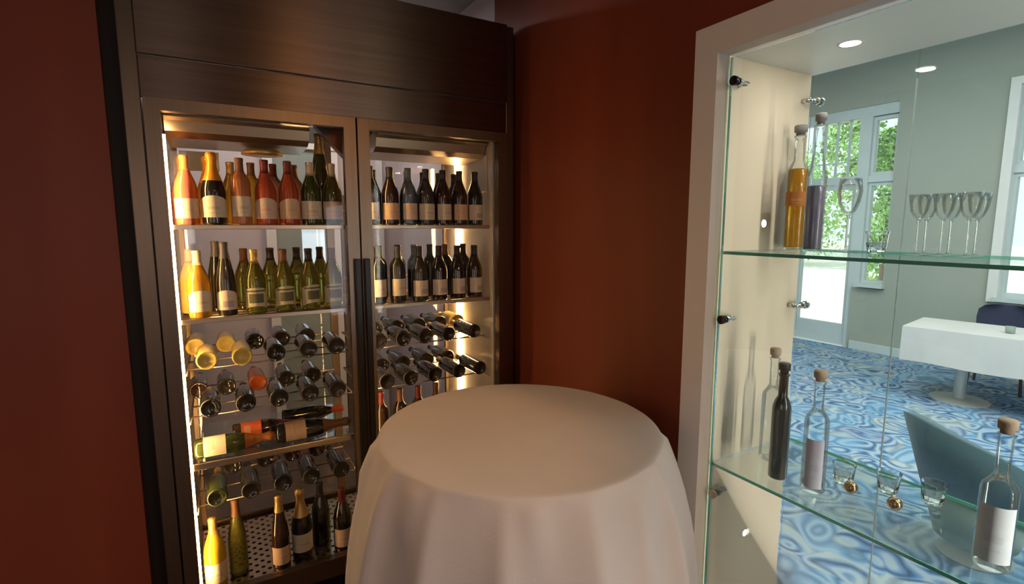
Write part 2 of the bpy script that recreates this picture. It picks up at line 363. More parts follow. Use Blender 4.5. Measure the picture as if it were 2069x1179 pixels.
# rear room door behind the cooler
rd = bpy.data.objects.new('door_2', None); COL.objects.link(rd); rd['kind'] = 'structure'
f = bmesh.new(); box(f, 0.36, 0.43, 4.44, 4.5, 0, 2.35); box(f, 0.36, 0.92, 4.44, 4.5, 2.35, 2.42); box(f, 0.86, 0.92, 4.45, 4.5, 0, 2.35)
obj('frame', f, 'pale_trim', rd)
f = bmesh.new(); box(f, 0.43, 0.62, 4.465, 4.5, 0, 2.35); box(f, 0.62, 0.80, 4.465, 4.5, 0, 1.2); box(f, 0.62, 0.80, 4.465, 4.5, 1.72, 2.35); box(f, 0.80, 0.86, 4.465, 4.5, 0, 2.35)
lf = obj('door_leaf', f, 'sage_door', rd)
obj('pane', B(0.62, 0.80, 4.48, 4.49, 1.2, 1.72), 'lit_pane', lf)
structure('trim_1', B(0.93, 0.99, 4.46, 4.5, 0, 2.0), 'brown_frame')
structure('trim_2', B(1.24, 1.29, 4.46, 4.5, 0, 2.6), 'pale_trim')

# ------------------------------------------------------------------ outside the far windows
structure('ground_terrace', B(8.1, 60, -30, 60, -0.12, -0.02), 'terrace')
def tree(x, y, h, r, m, label, n=5200, z0=1.0):
    t = thing('garden_tree', label, 'tree', (x, y, -0.02), 0, 'trees on the terrace outside')
    bm = bmesh.new(); lathe([(0.16, 0), (0.12, h * 0.25), (0.08, h * 0.6), (0.02, h * 0.85), (0, h * 0.86)], 10, bm=bm); obj('trunk', bm, 'bark', t, True)
    bm = bmesh.new(); rnd = random.Random(int(x * 10 + y * 100))
    cl = [(Vector((rnd.uniform(-1, 1) * r * .75, rnd.uniform(-1, 1) * r * .75, rnd.uniform(z0, h))), rnd.uniform(.35, .6) * r) for _ in range(22)]
    for i in range(n):
        c, rr = rnd.choice(cl); d = Vector((rnd.gauss(0, 1), rnd.gauss(0, 1), rnd.gauss(0, 1))).normalized()
        p = c + d * rr * rnd.uniform(.75, 1.05); s = rnd.uniform(.035, .075) * (r + 1.2) / 2.2
        u = Vector((rnd.gauss(0, 1), rnd.gauss(0, 1), rnd.gauss(0, 1))).normalized(); w = u.cross(d).normalized() * s * .5; u = u * s
        vs = [bm.verts.new(p + q) for q in (-u, w, u, -w)]; bm.faces.new(vs)
    obj('foliage', bm, m, t, kind='stuff')
    return t
tree(13.0, 5.75, 5.6, 1.05, 'leaf', 'leafy green tree filling the narrow casement window', 16000, 0.5)
tree(24.0, 15.0, 4.6, 3.2, 'leaf', 'low sunlit tree beyond the terrace, seen through the door muntins', 6000, 1.4)
tree(21.0, 1.5, 8.0, 2.6, 'leaf_dark', 'darker tree outside the window at the right edge', 6000, 1.0)

# ------------------------------------------------------------------ wine cooler
YF = 2.40
ck = thing('wine_cooler', 'tall steel wine cooler with two lit glass doors beside the red wall', 'wine cooler', (0.57, 2.7, 0))
OFF = Vector((-0.57, -2.7, 0))
def cobj(name, bm, m, parent=None, smooth=False, kind=None):
    bm.transform(Matrix.Translation(OFF)); return obj(name, bm, m, parent or ck, smooth, kind=kind)
cobj('side_panel', B(-0.255, -0.20, 2.40, 3.09, 0.02, 2.75, bev=0.003), 'steel_frame')
cobj('side_panel', B(1.350, 1.395, 2.40, 3.09, 0.02, 2.75, bev=0.003), 'steel_frame')
cobj('top_panel', B(-0.20, 1.350, 2.385, 2.42, 2.375, 2.752, bev=0.003), 'steel')
cobj('lintel', B(-0.20, 1.350, 2.402, 2.43, 2.225, 2.373, bev=0.002), 'steel')
cobj('roof', B(-0.20, 1.35, 2.43, 3.09, 2.72, 2.75), 'inner_dark')
cobj('kick_plate', B(-0.20, 1.35, 2.43, 2.46, 0.0, 0.085), 'black_metal')
cobj('inner_side', B(-0.175, -0.148, 2.44, 3.09, 0.10, 2.24), 'inner_white')
cobj('inner_side', B(1.290, 1.318, 2.44, 3.09, 0.10, 2.24), 'inner_white')
cobj('inner_ceiling', B(-0.148, 1.29, 2.44, 3.09, 2.20, 2.24), 'inner_dark')
cobj('centre_post', B(0.555, 0.605, 2.445, 2.475, 0.10, 2.20), 'steel_frame')
bf = bmesh.new()
for a, b in ((-0.148, -0.128), (0.56, 0.60), (1.27, 1.29)): box(bf, a, b, 3.065, 3.09, 0.10, 2.20)
box(bf, -0.128, 0.56, 3.065, 3.09, 0.10, 0.16); box(bf, 0.60, 1.27, 3.065, 3.09, 0.10, 0.16)
cobj('back_frame', bf, 'steel_frame')
cobj('back_pane', B(-0.128, 0.56, 3.074, 3.080, 0.16, 2.2), 'rear_glass')
cobj('back_pane', B(0.60, 1.27, 3.074, 3.080, 0.16, 2.2), 'rear_glass')
# cooling unit under the inner ceiling of each bay
def unit(x0, x1):
    bm = bmesh.new()
    prof = [(2.47, 2.199), (2.47, 2.175), (2.50, 2.165), (2.515, 2.125), (2.56, 2.105), (2.80, 2.095), (2.83, 2.13), (2.83, 2.199)]
    a = [bm.verts.new((x0, y, z)) for y, z in prof]; b = [bm.verts.new((x1, y, z)) for y, z in prof]
    for i in range(len(prof)):
        j = (i + 1) % len(prof); bm.faces.new((a[i], b[i], b[j], a[j]))
    bm.faces.new(a); bm.faces.new(b[::-1]); bmesh.ops.recalc_face_normals(bm, faces=bm.faces)
    return bm
cu = cobj('cooling_unit', unit(-0.14, 0.40), 'bright_steel')
cobj('fan_grille', lathe([(0.0, 2.094), (0.07, 2.092), (0.085, 2.082), (0.088, 2.07), (0.06, 2.066), (0.0, 2.066)], 20, cx=0.22, cy=2.68), 'gold_foil', cu, True)
cu2 = cobj('cooling_unit', unit(0.70, 1.28), 'bright_steel')
def wedge(x0, x1):
    bm = bmesh.new(); vs = [(x0, 2.199), (x1, 2.199), (x1, 2.06)]
    a = [bm.verts.new((x, 2.50, z)) for x, z in vs]; b = [bm.verts.new((x, 2.56, z)) for x, z in vs]
    for i in range(3): bm.faces.new((a[i], a[(i + 1) % 3], b[(i + 1) % 3], b[i]))
    bm.faces.new(a[::-1]); bm.faces.new(b); bmesh.ops.recalc_face_normals(bm, faces=bm.faces); return bm
cobj('reflection_wedge', wedge(0.42, 0.555), 'inner_dark'); cobj('reflection_wedge', wedge(0.69, 0.606), 'inner_dark')  # dark wedges shaped after slanting reflections by the mullion
# light strips
cobj('light_strip', B(-0.147, -0.136, 2.446, 2.458, 0.20, 2.10), 'led')
cobj('light_strip', B(0.606, 0.612, 2.448, 2.460, 0.20, 2.10), 'led_fill')  # added fill strip, hidden by the post, for the right bay labels
cobj('light_strip', B(1.274, 1.289, 2.868, 2.892, 0.62, 2.12), 'led')
cobj('service_plate', B(1.283, 1.289, 2.50, 2.75, 1.93, 2.12, bev=0.002), 'plate_white')
cobj('notice_plate', B(-0.12, 0.05, 3.058, 3.064, 2.02, 2.115, bev=0.002), 'plate_white')
# doors
def door(x0, x1, hx):
    d = cobj('door', frame_xz(x0, x1, 0.09, 2.222, 2.382, 2.424, 0.052, 0.052, 0.09, 0.045), 'steel_frame')
    cobj('pane', B(x0 + .052, x1 - .052, 2.406, 2.412, 0.18, 2.177), 'door_glass', d)
    h = bmesh.new(); box(h, hx - 0.013, hx + 0.013, 2.358, 2.380, 0.55, 1.60, bev=0.003); cobj('handle', h, 'black_metal', d)
door(-0.194, 0.576, 0.560); door(0.584, 1.348, 0.602)
# shelves: two open steel shelves, wire racks for lying bottles, a display shelf, perforated bottom
BAYS = ((-0.135, 0.552), (0.608, 1.277))
def flat_shelf(z, x0, x1, parts=('shelf', 'front_rail')):
    s = bmesh.new()
    for i in range(9):
        y = 2.475 + i * 0.065; tube(s, (x0, y, z - 0.005), (x1, y, z - 0.005), 0.005, 6)
    for i in range(6):
        x = x0 + 0.02 + (x1 - x0 - 0.04) * i / 5; tube(s, (x, 2.46, z - 0.013), (x, 3.02, z - 0.013), 0.003, 6)
    o = cobj('wire_shelf', s, 'bright_steel', None, True)
    r = bmesh.new(); box(r, x0, x1, 2.452, 2.460, z - 0.016, z + 0.003, bev=0.002); cobj('front_rail', r, 'bright_steel', o)
    r = bmesh.new(); tube(r, (x0, 3.02, z + 0.085), (x1, 3.02, z + 0.085), 0.004, 6); cobj('rear_rail', r, 'bright_steel', o)
for a, b in BAYS:
    flat_shelf(1.75, a, b); flat_shelf(1.365, a, b)
def wire_rack(z, x0, x1, n):
    s = bmesh.new()
    for y in (2.52, 2.67, 2.84, 3.00): tube(s, (x0, y, z - 0.004), (x1, y, z - 0.004), 0.004, 6)
    for x in (x0 + 0.004, x1 - 0.004): tube(s, (x, 2.46, z - 0.011), (x, 3.03, z - 0.011), 0.004, 6)
    cobj('wire_rack', s, 'bright_steel', None, True)
RA, RB, RC = 1.147, 0.938, 0.534
for a, b in BAYS:
    wire_rack(RA, a, b, 5); wire_rack(RB, a, b, 5)
wire_rack(RC, *BAYS[0], 5)
ds = cobj('display_shelf', B(-0.135, 0.552, 2.462, 2.98, 0.734, 0.742), 'shelf_glass')
cobj('front_rail', B(-0.135, 0.552, 2.450, 2.461, 0.722, 0.750, bev=0.002), 'bright_steel', ds)
ds = cobj('display_shelf', B(0.608, 1.277, 2.462, 2.98, 0.598, 0.606), 'shelf_glass')
cobj('front_rail', B(0.608, 1.277, 2.450, 2.461, 0.590, 0.612, bev=0.002), 'bright_steel', ds)
def perforated(x0, x1, y0, y1, z, p):
    bm = bmesh.new(); nx = round((x1 - x0) / p); ny = round((y1 - y0) / p); px = (x1 - x0) / nx; py = (y1 - y0) / ny; V = {}
    def v(x, y):
        k = (round(x, 5), round(y, 5))
        if k not in V: V[k] = bm.verts.new((x, y, z))
        return V[k]
    for i in range(nx):
        for j in range(ny):
            cx, cy = x0 + (i + .5) * px, y0 + (j + .5) * py; hx, hy = px / 2, py / 2
            c = [v(cx - hx, cy - hy), v(cx + hx, cy - hy), v(cx + hx, cy + hy), v(cx - hx, cy + hy)]
            if (i + j) % 2: bm.faces.new(c); continue
            r = 0.37 * p
            o = [bm.verts.new((cx + r * math.cos(R(45 * k - 112.5 - 22.5)), cy + r * math.sin(R(45 * k - 112.5 - 22.5)), z)) for k in range(8)]
            for k in range(4):
                bm.faces.new((c[k], c[(k + 1) % 4], o[(2 * k + 2) % 8], o[2 * k + 1], o[2 * k]))
    bmesh.ops.recalc_face_normals(bm, faces=bm.faces)
    for f in bm.faces:
        if f.normal.z < 0: f.normal_flip()
    return bm
pf = cobj('perforated_floor', perforated(-0.145, 1.288, 2.465, 3.035, 0.138, 0.0265), 'bright_steel')
cobj('front_rail', B(-0.145, 1.288, 2.445, 2.463, 0.10, 0.146, bev=0.003), 'steel_frame', pf)
cobj('drip_tray', B(-0.145, 1.288, 2.465, 3.04, 0.088, 0.094), 'inner_dark', pf)

# ------------------------------------------------------------------ bottles
PROF = {
 'bordeaux': ([(0, .014), (.024, .007), (.031, .0005), (.0345, .001), (.0372, .006), (.0375, .012), (.0375, .19), (.0362, .204), (.030, .219), (.020, .233), (.0155, .244), (.0142, .256), (.0142, .286), (.0155, .288), (.0155, .298), (.014, .300), (0, .300)], (.04, .13), .238),
 'burgundy': ([(0, .016), (.026, .008), (.034, .0005), (.0375, .001), (.0402, .006), (.0405, .012), (.0405, .150), (.0395, .165), (.034, .190), (.025, .215), (.018, .236), (.0148, .252), (.0145, .283), (.0158, .285), (.0158, .296), (.014, .298), (0, .298)], (.03, .115), .236),
 'champagne': ([(0, .020), (.028, .010), (.036, .0005), (.040, .001), (.0432, .007), (.0438, .014), (.0438, .145), (.0425, .162), (.036, .190), (.026, .220), (.019, .248), (.0165, .262), (.0165, .285), (.019, .288), (.020, .300), (.019, .312), (.014, .317), (0, .318)], (.035, .12), .195),
 'flute': ([(0, .012), (.022, .006), (.030, .0005), (.0335, .001), (.0362, .006), (.0365, .012), (.0365, .135), (.0355, .155), (.031, .195), (.024, .235), (.0175, .272), (.0145, .295), (.0142, .320), (.0155, .322), (.0155, .332), (.014, .334), (0, .334)], (.03, .11), .262),
}
CACHE = {}
def bmeshes(kind, lab):
    prof, (z0, z1), zc = PROF[kind]
    if (kind, 'body') not in CACHE:
        CACHE[kind, 'body'] = lathe(prof, 24)
        cp = []
        for (r, z) in prof[4:]:
            if z >= zc: cp.append((r + 0.0008, z))
        ra = None
        for (r0, za), (r1, zb) in zip(prof, prof[1:]):
            if za < zc <= zb: ra = r0 + (r1 - r0) * (zc - za) / (zb - za)
        cp = [(ra + 0.0008, zc)] + cp[:-1] + [(cp[-2][0], cp[-1][1] + .001), (0, cp[-1][1] + .001)]
        CACHE[kind, 'cap'] = lathe(cp, 20)
    if lab and (kind, lab) not in CACHE:
        rb = max(r for r, z in prof) + 0.0007; bm = bmesh.new(); n = 16; top = []; bot = []
        for i in range(n + 1):
            t = (i / n * 2 - 1); a = t * R(78); arch = {'round': (1 - t * t) * .022 - .012, 'arch': (1 - t * t) * .016 - .006}.get(lab, 0)
            low = {'arch': (1 - t * t) * .016 - .008}.get(lab, 0)
            x, y = rb * math.sin(a), -rb * math.cos(a)
            top.append(bm.verts.new((x, y, z1 + arch))); bot.append(bm.verts.new((x, y, z0 + low)))
        for i in range(n): bm.faces.new((bot[i], bot[i + 1], top[i + 1], top[i]))
        CACHE[kind, lab] = bm
    return CACHE
MESH = {}
def shared(kind, part, m, name):
    k = (kind, part, m)
    if k not in MESH:
        bmeshes(kind, part if part not in ('body', 'cap') else None)
        me = bpy.data.meshes.new(name); bm = CACHE[kind, part].copy()
        for f in bm.faces: f.smooth = True
        bm.normal_update(); bm.to_mesh(me); bm.free(); me.materials.append(MAT[m]); MESH[k] = me
    return MESH[k]
def bottle(kind, loc, rot, glass, foil, lab, lmat, label, group, scale=1.0, wide=1.0):
    t = thing('wine_bottle', label, 'bottle', loc, 0, group); t.rotation_euler = rot; t.scale = (scale * wide, scale * wide, scale)
    link('glass_body', shared(kind, 'body', glass, 'bottle_body'), t)
    if foil: link('capsule', shared(kind, 'cap', foil, 'bottle_capsule'), t)
    if lab: link('paper_label', shared(kind, lab, lmat, 'bottle_label'), t)
    return t
ORD = 'first second third fourth fifth sixth seventh eighth ninth tenth eleventh twelfth'.split()
def stand(z, y, items, where, row, bay):
    for i, (x, kind, glass, foil, lab, lmat, desc) in enumerate(items):
        rz = random.uniform(-.25, .25) + (0.12 if bay == 'left' else 0.25)
        bottle(kind, (x, y, z + 0.0006), (0, 0, rz), glass, foil, lab, lmat,
               '%s, %s from left in %s row, %s, %s door' % (desc, ORD[i], row, where, bay),
               'bottles standing on the %s' % where, 0.94, 1.12)
CH, BU, BO, FL = 'champagne', 'burgundy', 'bordeaux', 'flute'
# top shelf, left bay
stand(1.75, 2.515, [
 (-0.085, BU, 'orange_wine', 'orange_foil', 'straight', 'peach_label', 'orange wine bottle with peach label'),
 (0.012, CH, 'black_glass', 'orange_foil', 'round', 'cream_label', 'dark sparkling bottle with round label'),
 (0.114, BO, 'pale_rose_wine', 'brown_foil', 'straight', 'cream_label', 'pale pink bottle with cream label'),
 (0.210, BU, 'rose_wine', 'wine_foil', 'round', 'pink_label', 'red-pink bottle with round pale label'),
 (0.303, BU, 'rose_wine', 'wine_foil', 'round', 'peach_label', 'rosy wine bottle with peach label'),
 (0.396, BU, 'green_glass', 'cream_foil', 'straight', 'cream_label', 'dark green bottle with cream label'),
 (0.490, BU, 'green_glass', 'cream_foil', 'straight', 'pink_label', 'dark green bottle with pinkish label')], 'top shelf', 'front', 'left')
stand(1.75, 2.68, [
 (-0.099, CH, 'orange_wine', 'orange_foil', None, None, 'sparkling bottle with wide orange foil'),
 (-0.004, CH, 'amber_wine', 'orange_foil', None, None, 'amber sparkling bottle with orange foil'),
 (0.085, BU, 'amber_wine', 'gold_foil', None, None, 'amber bottle with gold foil'),
 (0.168, BO, 'amber_wine', 'brown_foil', None, None, 'amber bottle with brown capsule'),
 (0.260, BO, 'pale_rose_wine', 'wine_foil', None, None, 'pink bottle with dark red capsule'),
 (0.350, BO, 'pale_rose_wine', 'brown_foil', None, None, 'pale pink bottle with brown capsule')], 'top shelf', 'back', 'left')
t = bottle(FL, (0.462, 2.64, 1.7506), (0, 0, 0.2), 'green_glass', 'gold_foil', None, None, 'very tall dark bottle with gold capsule, rising above all others on the top shelf', 'bottles standing on the top shelf', 1.28)
# second shelf, left bay
stand(1.365, 2.515, [
 (-0.066, BU, 'amber_wine', 'cream_foil', 'round', 'cream_label', 'glowing amber bottle with cream label'),
 (0.035, FL, 'smoke_glass', 'grey_foil', 'round', 'lilac_label', 'tall slate-grey bottle with large label'),
 (0.147, BU, 'olive_glass', 'gold_foil', 'arch', 'banded_label', 'olive bottle with banded label'),
 (0.264, BU, 'olive_glass', 'brown_foil', 'arch', 'banded_label', 'olive bottle with banded label'),
 (0.372, BU, 'olive_glass', 'dark_foil', 'arch', 'banded_label', 'olive bottle with banded label'),
 (0.474, BU, 'olive_glass', 'brown_foil', 'arch', 'banded_label', 'olive bottle with banded label')], 'second shelf', 'front', 'left')
stand(1.365, 2.68, [
 (-0.100, BU, 'yellow_wine', 'cream_foil', None, None, 'yellow bottle with cream capsule'),
 (0.003, FL, 'black_glass', 'grey_foil', None, None, 'tall dark bottle with grey capsule'),
 (0.115, BU, 'olive_glass', 'brown_foil', None, None, 'olive bottle with brown capsule'),
 (0.227, BU, 'olive_glass', 'dark_foil', None, None, 'olive bottle with dark capsule'),
 (0.343, BU, 'olive_glass', 'dark_foil', None, None, 'olive bottle with dark capsule'),
 (0.450, BU, 'olive_glass', 'dark_foil', None, None, 'olive bottle with dark capsule')], 'second shelf', 'back', 'left')
# right bay standing
stand(1.75, 2.515, [(x, BU, g, 'dark_foil', 'straight', l, d) for x, g, l, d in (
 (0.665, 'black_glass', 'cream_label', 'dark bottle by the door frame'),
 (0.762, 'brown_glass', 'peach_label', 'dark brown bottle with peach label'),
 (0.855, 'black_glass', 'peach_label', 'dark bottle with warm peach label'),
 (0.948, 'smoke_glass', 'cream_label', 'grey bottle with cream label'),
 (1.040, 'brown_glass', 'cream_label', 'brown bottle with cream label'),
 (1.132, 'brown_glass', 'peach_label', 'brown bottle with peach label'),
 (1.222, 'black_glass', 'lilac_label', 'black bottle with pale label'))], 'top shelf', 'front', 'right')
stand(1.75, 2.68, [(x, BU, 'smoke_glass' if i % 2 else 'black_glass', f, None, None, d) for i, (x, f, d) in enumerate((
 (0.725, 'dark_foil', 'dark bottle with black capsule'), (0.815, 'dark_foil', 'dark bottle with black capsule'), (0.905, 'brown_foil', 'dark bottle with brown capsule'),
 (0.995, 'dark_foil', 'dark bottle with black capsule'), (1.085, 'grey_foil', 'dark bottle with grey capsule'), (1.175, 'dark_foil', 'dark bottle with black capsule')))], 'top shelf', 'back', 'right')
stand(1.365, 2.515, [(x, k, g, f, 'straight', l, d) for x, k, g, f, l, d in (
 (0.690, BO, 'black_glass', 'dark_foil', 'cream_label', 'slim black bottle with low label'),
 (0.790, BO, 'smoke_glass', 'grey_foil', 'cream_label', 'slim grey bottle with cream label'),
 (0.904, BU, 'smoke_glass', 'dark_foil', 'lilac_label', 'grey bottle with two-tone label'),
 (1.011, BU, 'black_glass', 'dark_foil', 'lilac_label', 'black bottle with two-tone label'),
 (1.115, BU, 'black_glass', 'dark_foil', 'lilac_label', 'black bottle with two-tone label'),
 (1.215, BU, 'brown_glass', 'dark_foil', 'lilac_label', 'brown bottle with two-tone label'))], 'second shelf', 'front', 'right')
stand(1.365, 2.68, [(x, BO, 'black_glass' if i % 3 else 'smoke_glass', f, None, None, d) for i, (x, f, d) in enumerate((
 (0.745, 'dark_foil', 'dark bottle with black capsule'), (0.845, 'dark_foil', 'dark bottle with black capsule'), (0.935, 'grey_foil', 'dark bottle with grey capsule'),
 (1.025, 'dark_foil', 'dark bottle with black capsule'), (1.115, 'brown_foil', 'dark bottle with brown capsule'), (1.225, 'dark_foil', 'dark bottle with black capsule')))], 'second shelf', 'back', 'right')
# lying rows: bases towards the doors
def lie(zr, y, items, where, row, bay, group):
    for i, (x, kind, glass, foil, desc) in enumerate(items):
        r = max(p[0] for p in PROF[kind][0])
        bottle(kind, (x, y, zr + r + 0.0008), (R(-90), 0, random.uniform(-.015, .015)), glass, foil, None, None,
               '%s lying base outward, %s from left, %s, %s, %s door' % (desc, ORD[i], row, where, bay), group)
G = 'bottles lying in the wire racks'
lie(RA, 2.462, [(-0.056, BU, 'yellow_wine', 'gold_foil', 'pale yellow bottle'), (0.076, BU, 'yellow_wine', 'gold_foil', 'pale yellow bottle'), (0.209, BU, 'black_glass', 'dark_foil', 'black bottle'), (0.345, BU, 'smoke_glass', 'dark_foil', 'smoky bottle'), (0.469, BU, 'smoke_glass', 'brown_foil', 'smoky bottle')], 'upper rack', 'front row', 'left', G)
lie(RA, 2.764, [(-0.105, BU, 'yellow_wine', None, 'pale yellow bottle'), (0.020, BU, 'yellow_wine', None, 'pale yellow bottle'), (0.145, BU, 'black_glass', None, 'black bottle'), (0.265, BU, 'smoke_glass', None, 'smoky bottle'), (0.385, BU, 'smoke_glass', None, 'smoky bottle')], 'upper rack', 'rear row', 'left', G)
lie(RB, 2.462, [(-0.056, BU, 'black_glass', 'gold_foil', 'black bottle'), (0.078, BU, 'black_glass', 'dark_foil', 'black bottle'), (0.211, BU, 'black_glass', 'dark_foil', 'black bottle'), (0.342, BU, 'smoke_glass', 'dark_foil', 'smoky bottle'), (0.466, BU, 'smoke_glass', 'brown_foil', 'smoky bottle')], 'second rack', 'front row', 'left', G)
lie(RB, 2.764, [(-0.105, BU, 'brown_glass', None, 'brown bottle'), (0.010, BU, 'smoke_glass', None, 'smoky bottle'), (0.147, BU, 'orange_wine', None, 'bright coral bottle'), (0.276, BU, 'smoke_glass', None, 'smoky bottle'), (0.404, BU, 'smoke_glass', None, 'smoky bottle')], 'second rack', 'rear row', 'left', G)
lie(RC, 2.462, [(-0.056, BU, 'green_glass', 'gold_foil', 'green-black bottle'), (0.075, BU, 'smoke_glass', 'dark_foil', 'smoky bottle'), (0.208, BU, 'black_glass', 'brown_foil', 'black bottle'), (0.330, BU, 'black_glass', 'brown_foil', 'black bottle'), (0.466, BU, 'smoke_glass', 'dark_foil', 'smoky bottle')], 'lowest rack', 'front row', 'left', G)
lie(RC, 2.764, [(0.010, BU, 'smoke_glass', None, 'smoky bottle'), (0.160, BU, 'smoke_glass', None, 'smoky bottle'), (0.285, BU, 'brown_glass', None, 'brown bottle'), (0.405, BU, 'brown_glass', None, 'brown bottle')], 'lowest rack', 'rear row', 'left', G)
lie(RA, 2.462, [(0.672, BU, 'smoke_glass', 'dark_foil', 'smoky bottle'), (0.795, BU, 'smoke_glass', 'dark_foil', 'smoky bottle'), (0.912, BU, 'smoke_glass', 'dark_foil', 'smoky bottle'), (1.040, BO, 'black_glass', 'gold_foil', 'slim black bottle'), (1.190, BO, 'black_glass', 'gold_foil', 'slim black bottle')], 'upper rack', 'front row', 'right', G)
lie(RA, 2.764, [(0.735, BU, 'smoke_glass', None, 'smoky bottle'), (0.860, BU, 'smoke_glass', None, 'smoky bottle'), (0.985, BU, 'smoke_glass', None, 'smoky bottle'), (1.115, BU, 'brown_glass', None, 'brown bottle'), (1.225, BU, 'yellow_wine', None, 'yellow bottle')], 'upper rack', 'rear row', 'right', G)
lie(RB, 2.462, [(0.705, BU, 'smoke_glass', 'dark_foil', 'smoky bottle'), (0.828, BU, 'smoke_glass', 'dark_foil', 'smoky bottle'), (0.960, BU, 'black_glass', 'dark_foil', 'black bottle'), (1.098, BO, 'black_glass', 'gold_foil', 'slim black bottle'), (1.222, BO, 'black_glass', 'gold_foil', 'slim black bottle')], 'second rack', 'front row', 'right', G)
lie(RB, 2.764, [(0.765, BU, 'smoke_glass', None, 'smoky bottle'), (0.890, BU, 'smoke_glass', None, 'smoky bottle'), (1.030, BU, 'smoke_glass', None, 'smoky bottle'), (1.160, BU, 'brown_glass', None, 'brown bottle')], 'second rack', 'rear row', 'right', G)
# display shelf: bottles lying sideways (axis along x), labels facing out
def side(x, y, z, kind, glass, foil, lab, lmat, label, flip=1, sc=1.0):
    r = max(p[0] for p in PROF[kind][0]) * sc
    t = bottle(kind, (x, y, z + r + 0.0012), (0, 0, 0), glass, foil, lab, lmat, label, 'bottles lying sideways on the display shelf', sc)
    # local z -> +x (flip=1), label (local -y) stays facing the door, a little upward
    m = Matrix(((0, 0, flip), (0, 1, 0), (-flip, 0, 0))).to_4x4()
    m = Matrix.Rotation(R(-32), 4, 'X') @ m
    t.rotation_euler = m.to_euler()
    return t
side(-0.135 + 0.005, 2.53, 0.742, CH, 'green_glass', 'rust_label', 'straight', 'cream_label', 'green-gold bottle with square cream label lying at the left end of the display shelf')
side(0.195, 2.53, 0.742, CH, 'black_glass', 'brown_foil', 'straight', 'peach_label', 'long black bottle lying sideways with a square beige label on the display shelf', 1, 1.05)
side(0.02, 2.64, 0.742, CH, 'brown_glass', 'wine_foil', 'straight', 'coral_label', 'dark bottle with bright coral label lying behind the green-gold bottle')
side(0.245, 2.75, 0.742, BU, 'black_glass', 'coral_foil', None, None, 'black bottle with coral capsule lying at the back of the display shelf')
# bottles standing at the bottom, left bay
GB = 'bottles standing on the perforated bottom'
for x, y, k, g, f, l, lm, d in (
 (-0.085, 2.52, BU, 'lemon_wine', 'gold_foil', 'straight', 'cream_label', 'bright yellow bottle standing in the bottom left corner of the cooler'),
 (0.008, 2.57, FL, 'olive_glass', 'brown_foil', None, None, 'tall olive-brown bottle standing beside the bright yellow one on the perforated bottom'),
 (0.185, 2.51, FL, 'brown_glass', 'gold_foil', 'straight', 'peach_label', 'slim brown bottle with peach label at the front of the perforated bottom'),
 (0.285, 2.56, CH, 'black_glass', 'gold_foil', 'straight', 'cream_label', 'black bottle with cream label, middle of the group on the perforated bottom'),
 (0.385, 2.62, BU, 'black_glass', 'dark_foil', None, None, 'unlabelled black bottle behind the others on the perforated bottom'),
 (0.470, 2.51, BU, 'black_glass', 'wine_foil', 'straight', 'pink_label', 'black bottle with red capsule beside the door seam on the perforated bottom')):
    bottle(k, (x, y, 0.1392), (0, 0, 0.1), g, f, l, lm, d, GB, 1.08)
# right bay, row standing under the racks
for i, x in enumerate((0.69, 0.79, 0.89, 0.99)):
    bottle(BO, (x, 2.54, 0.607), (0, 0, 0.2), 'brown_glass', 'brown_foil' if i % 2 else 'wine_foil', None, None,
           'brown bottle standing under the racks behind the right door, %s from the left' % ORD[i], 'bottles standing under the right racks')

# ------------------------------------------------------------------ cocktail table with cloth
TX, TY, TR, TZ = 0.83, 1.387, 0.45, 1.10
tb = thing('cocktail_table', 'round stand-up table hidden under the floor-length linen cloth', 'table', (TX, TY, 0))
obj('tabletop', lathe([(0, TZ - .035), (TR - .012, TZ - .035), (TR - .004, TZ - .03), (TR - .004, TZ - .008), (TR - .012, TZ - .003), (0, TZ - .003)], 48), 'brown_frame', tb)
obj('pedestal', lathe([(0, .03), (.04, .03), (.04, TZ - .036), (0, TZ - .036)], 20), 'black_metal', tb, True)
obj('foot', lathe([(0, 0), (.26, 0), (.26, .01), (.05, .03), (0, .03)], 32), 'black_metal', tb)
def cloth():
    bm = bmesh.new(); n = 192; rings = []
    rnd = random.Random(11)
    ridges = [(2 * math.pi * (i + rnd.uniform(-.3, .3)) / 17, rnd.uniform(.05, .11), rnd.uniform(.020, .048)) for i in range(17)]
    def drape(a):
        v = 0
        for c, w, h in ridges:
            d = abs((a - c + math.pi) % (2 * math.pi) - math.pi) / w
            v += h * math.exp(-d ** 1.35)
        return v
    prof = [(r, 0, 0) for r in (.08, .16, .24, .32, .39, .43)] + [(.447, -.001, .01), (.4515, -.004, .04), (.455, -.010, .10), (.460, -.022, .20), (.470, -.045, .36), (.490, -.095, .58), (.509, -.16, .76), (.527, -.24, .88), (.543, -.33, .95), (.554, -.43, 1), (.562, -.56, 1), (.565, -.72, 1), (.572, -.9, 1), (.573, -1.085, 1)]
    for r, dz, k in prof:
        ring = []
        for i in range(n):
            a = 2 * math.pi * i / n
            z = TZ + .001 + dz + (0.0012 * math.sin(3 * a + 9 * r) if dz == 0 else 0)
            rr = r + (drape(a) - .012) * k ** .8
            if -0.12 < dz < -.015: rr += .014 * max(0, math.sin(9 * a + 1.0)) ** 4
            x = rr * math.cos(a)
            if x > .53: x = .53 + .032 * math.tanh((x - .53) / .06)
            ring.append(bm.verts.new((x, rr * math.sin(a), z)))
        rings.append(ring)
    c = bm.verts.new((0, 0, TZ + .001))
    for i in range(n): bm.faces.new((c, rings[0][i], rings[0][(i + 1) % n]))
    for a, b in zip(rings, rings[1:]):
        for i in range(n): bm.faces.new((a[i], b[i], b[(i + 1) % n], a[(i + 1) % n]))
    return bm
tc = obj('tablecloth', cloth(), 'table_linen', None, True, loc=(TX, TY, 0))
tag(tc, 'floor-length pale linen cloth draped over the round stand-up table before the cooler', 'tablecloth')

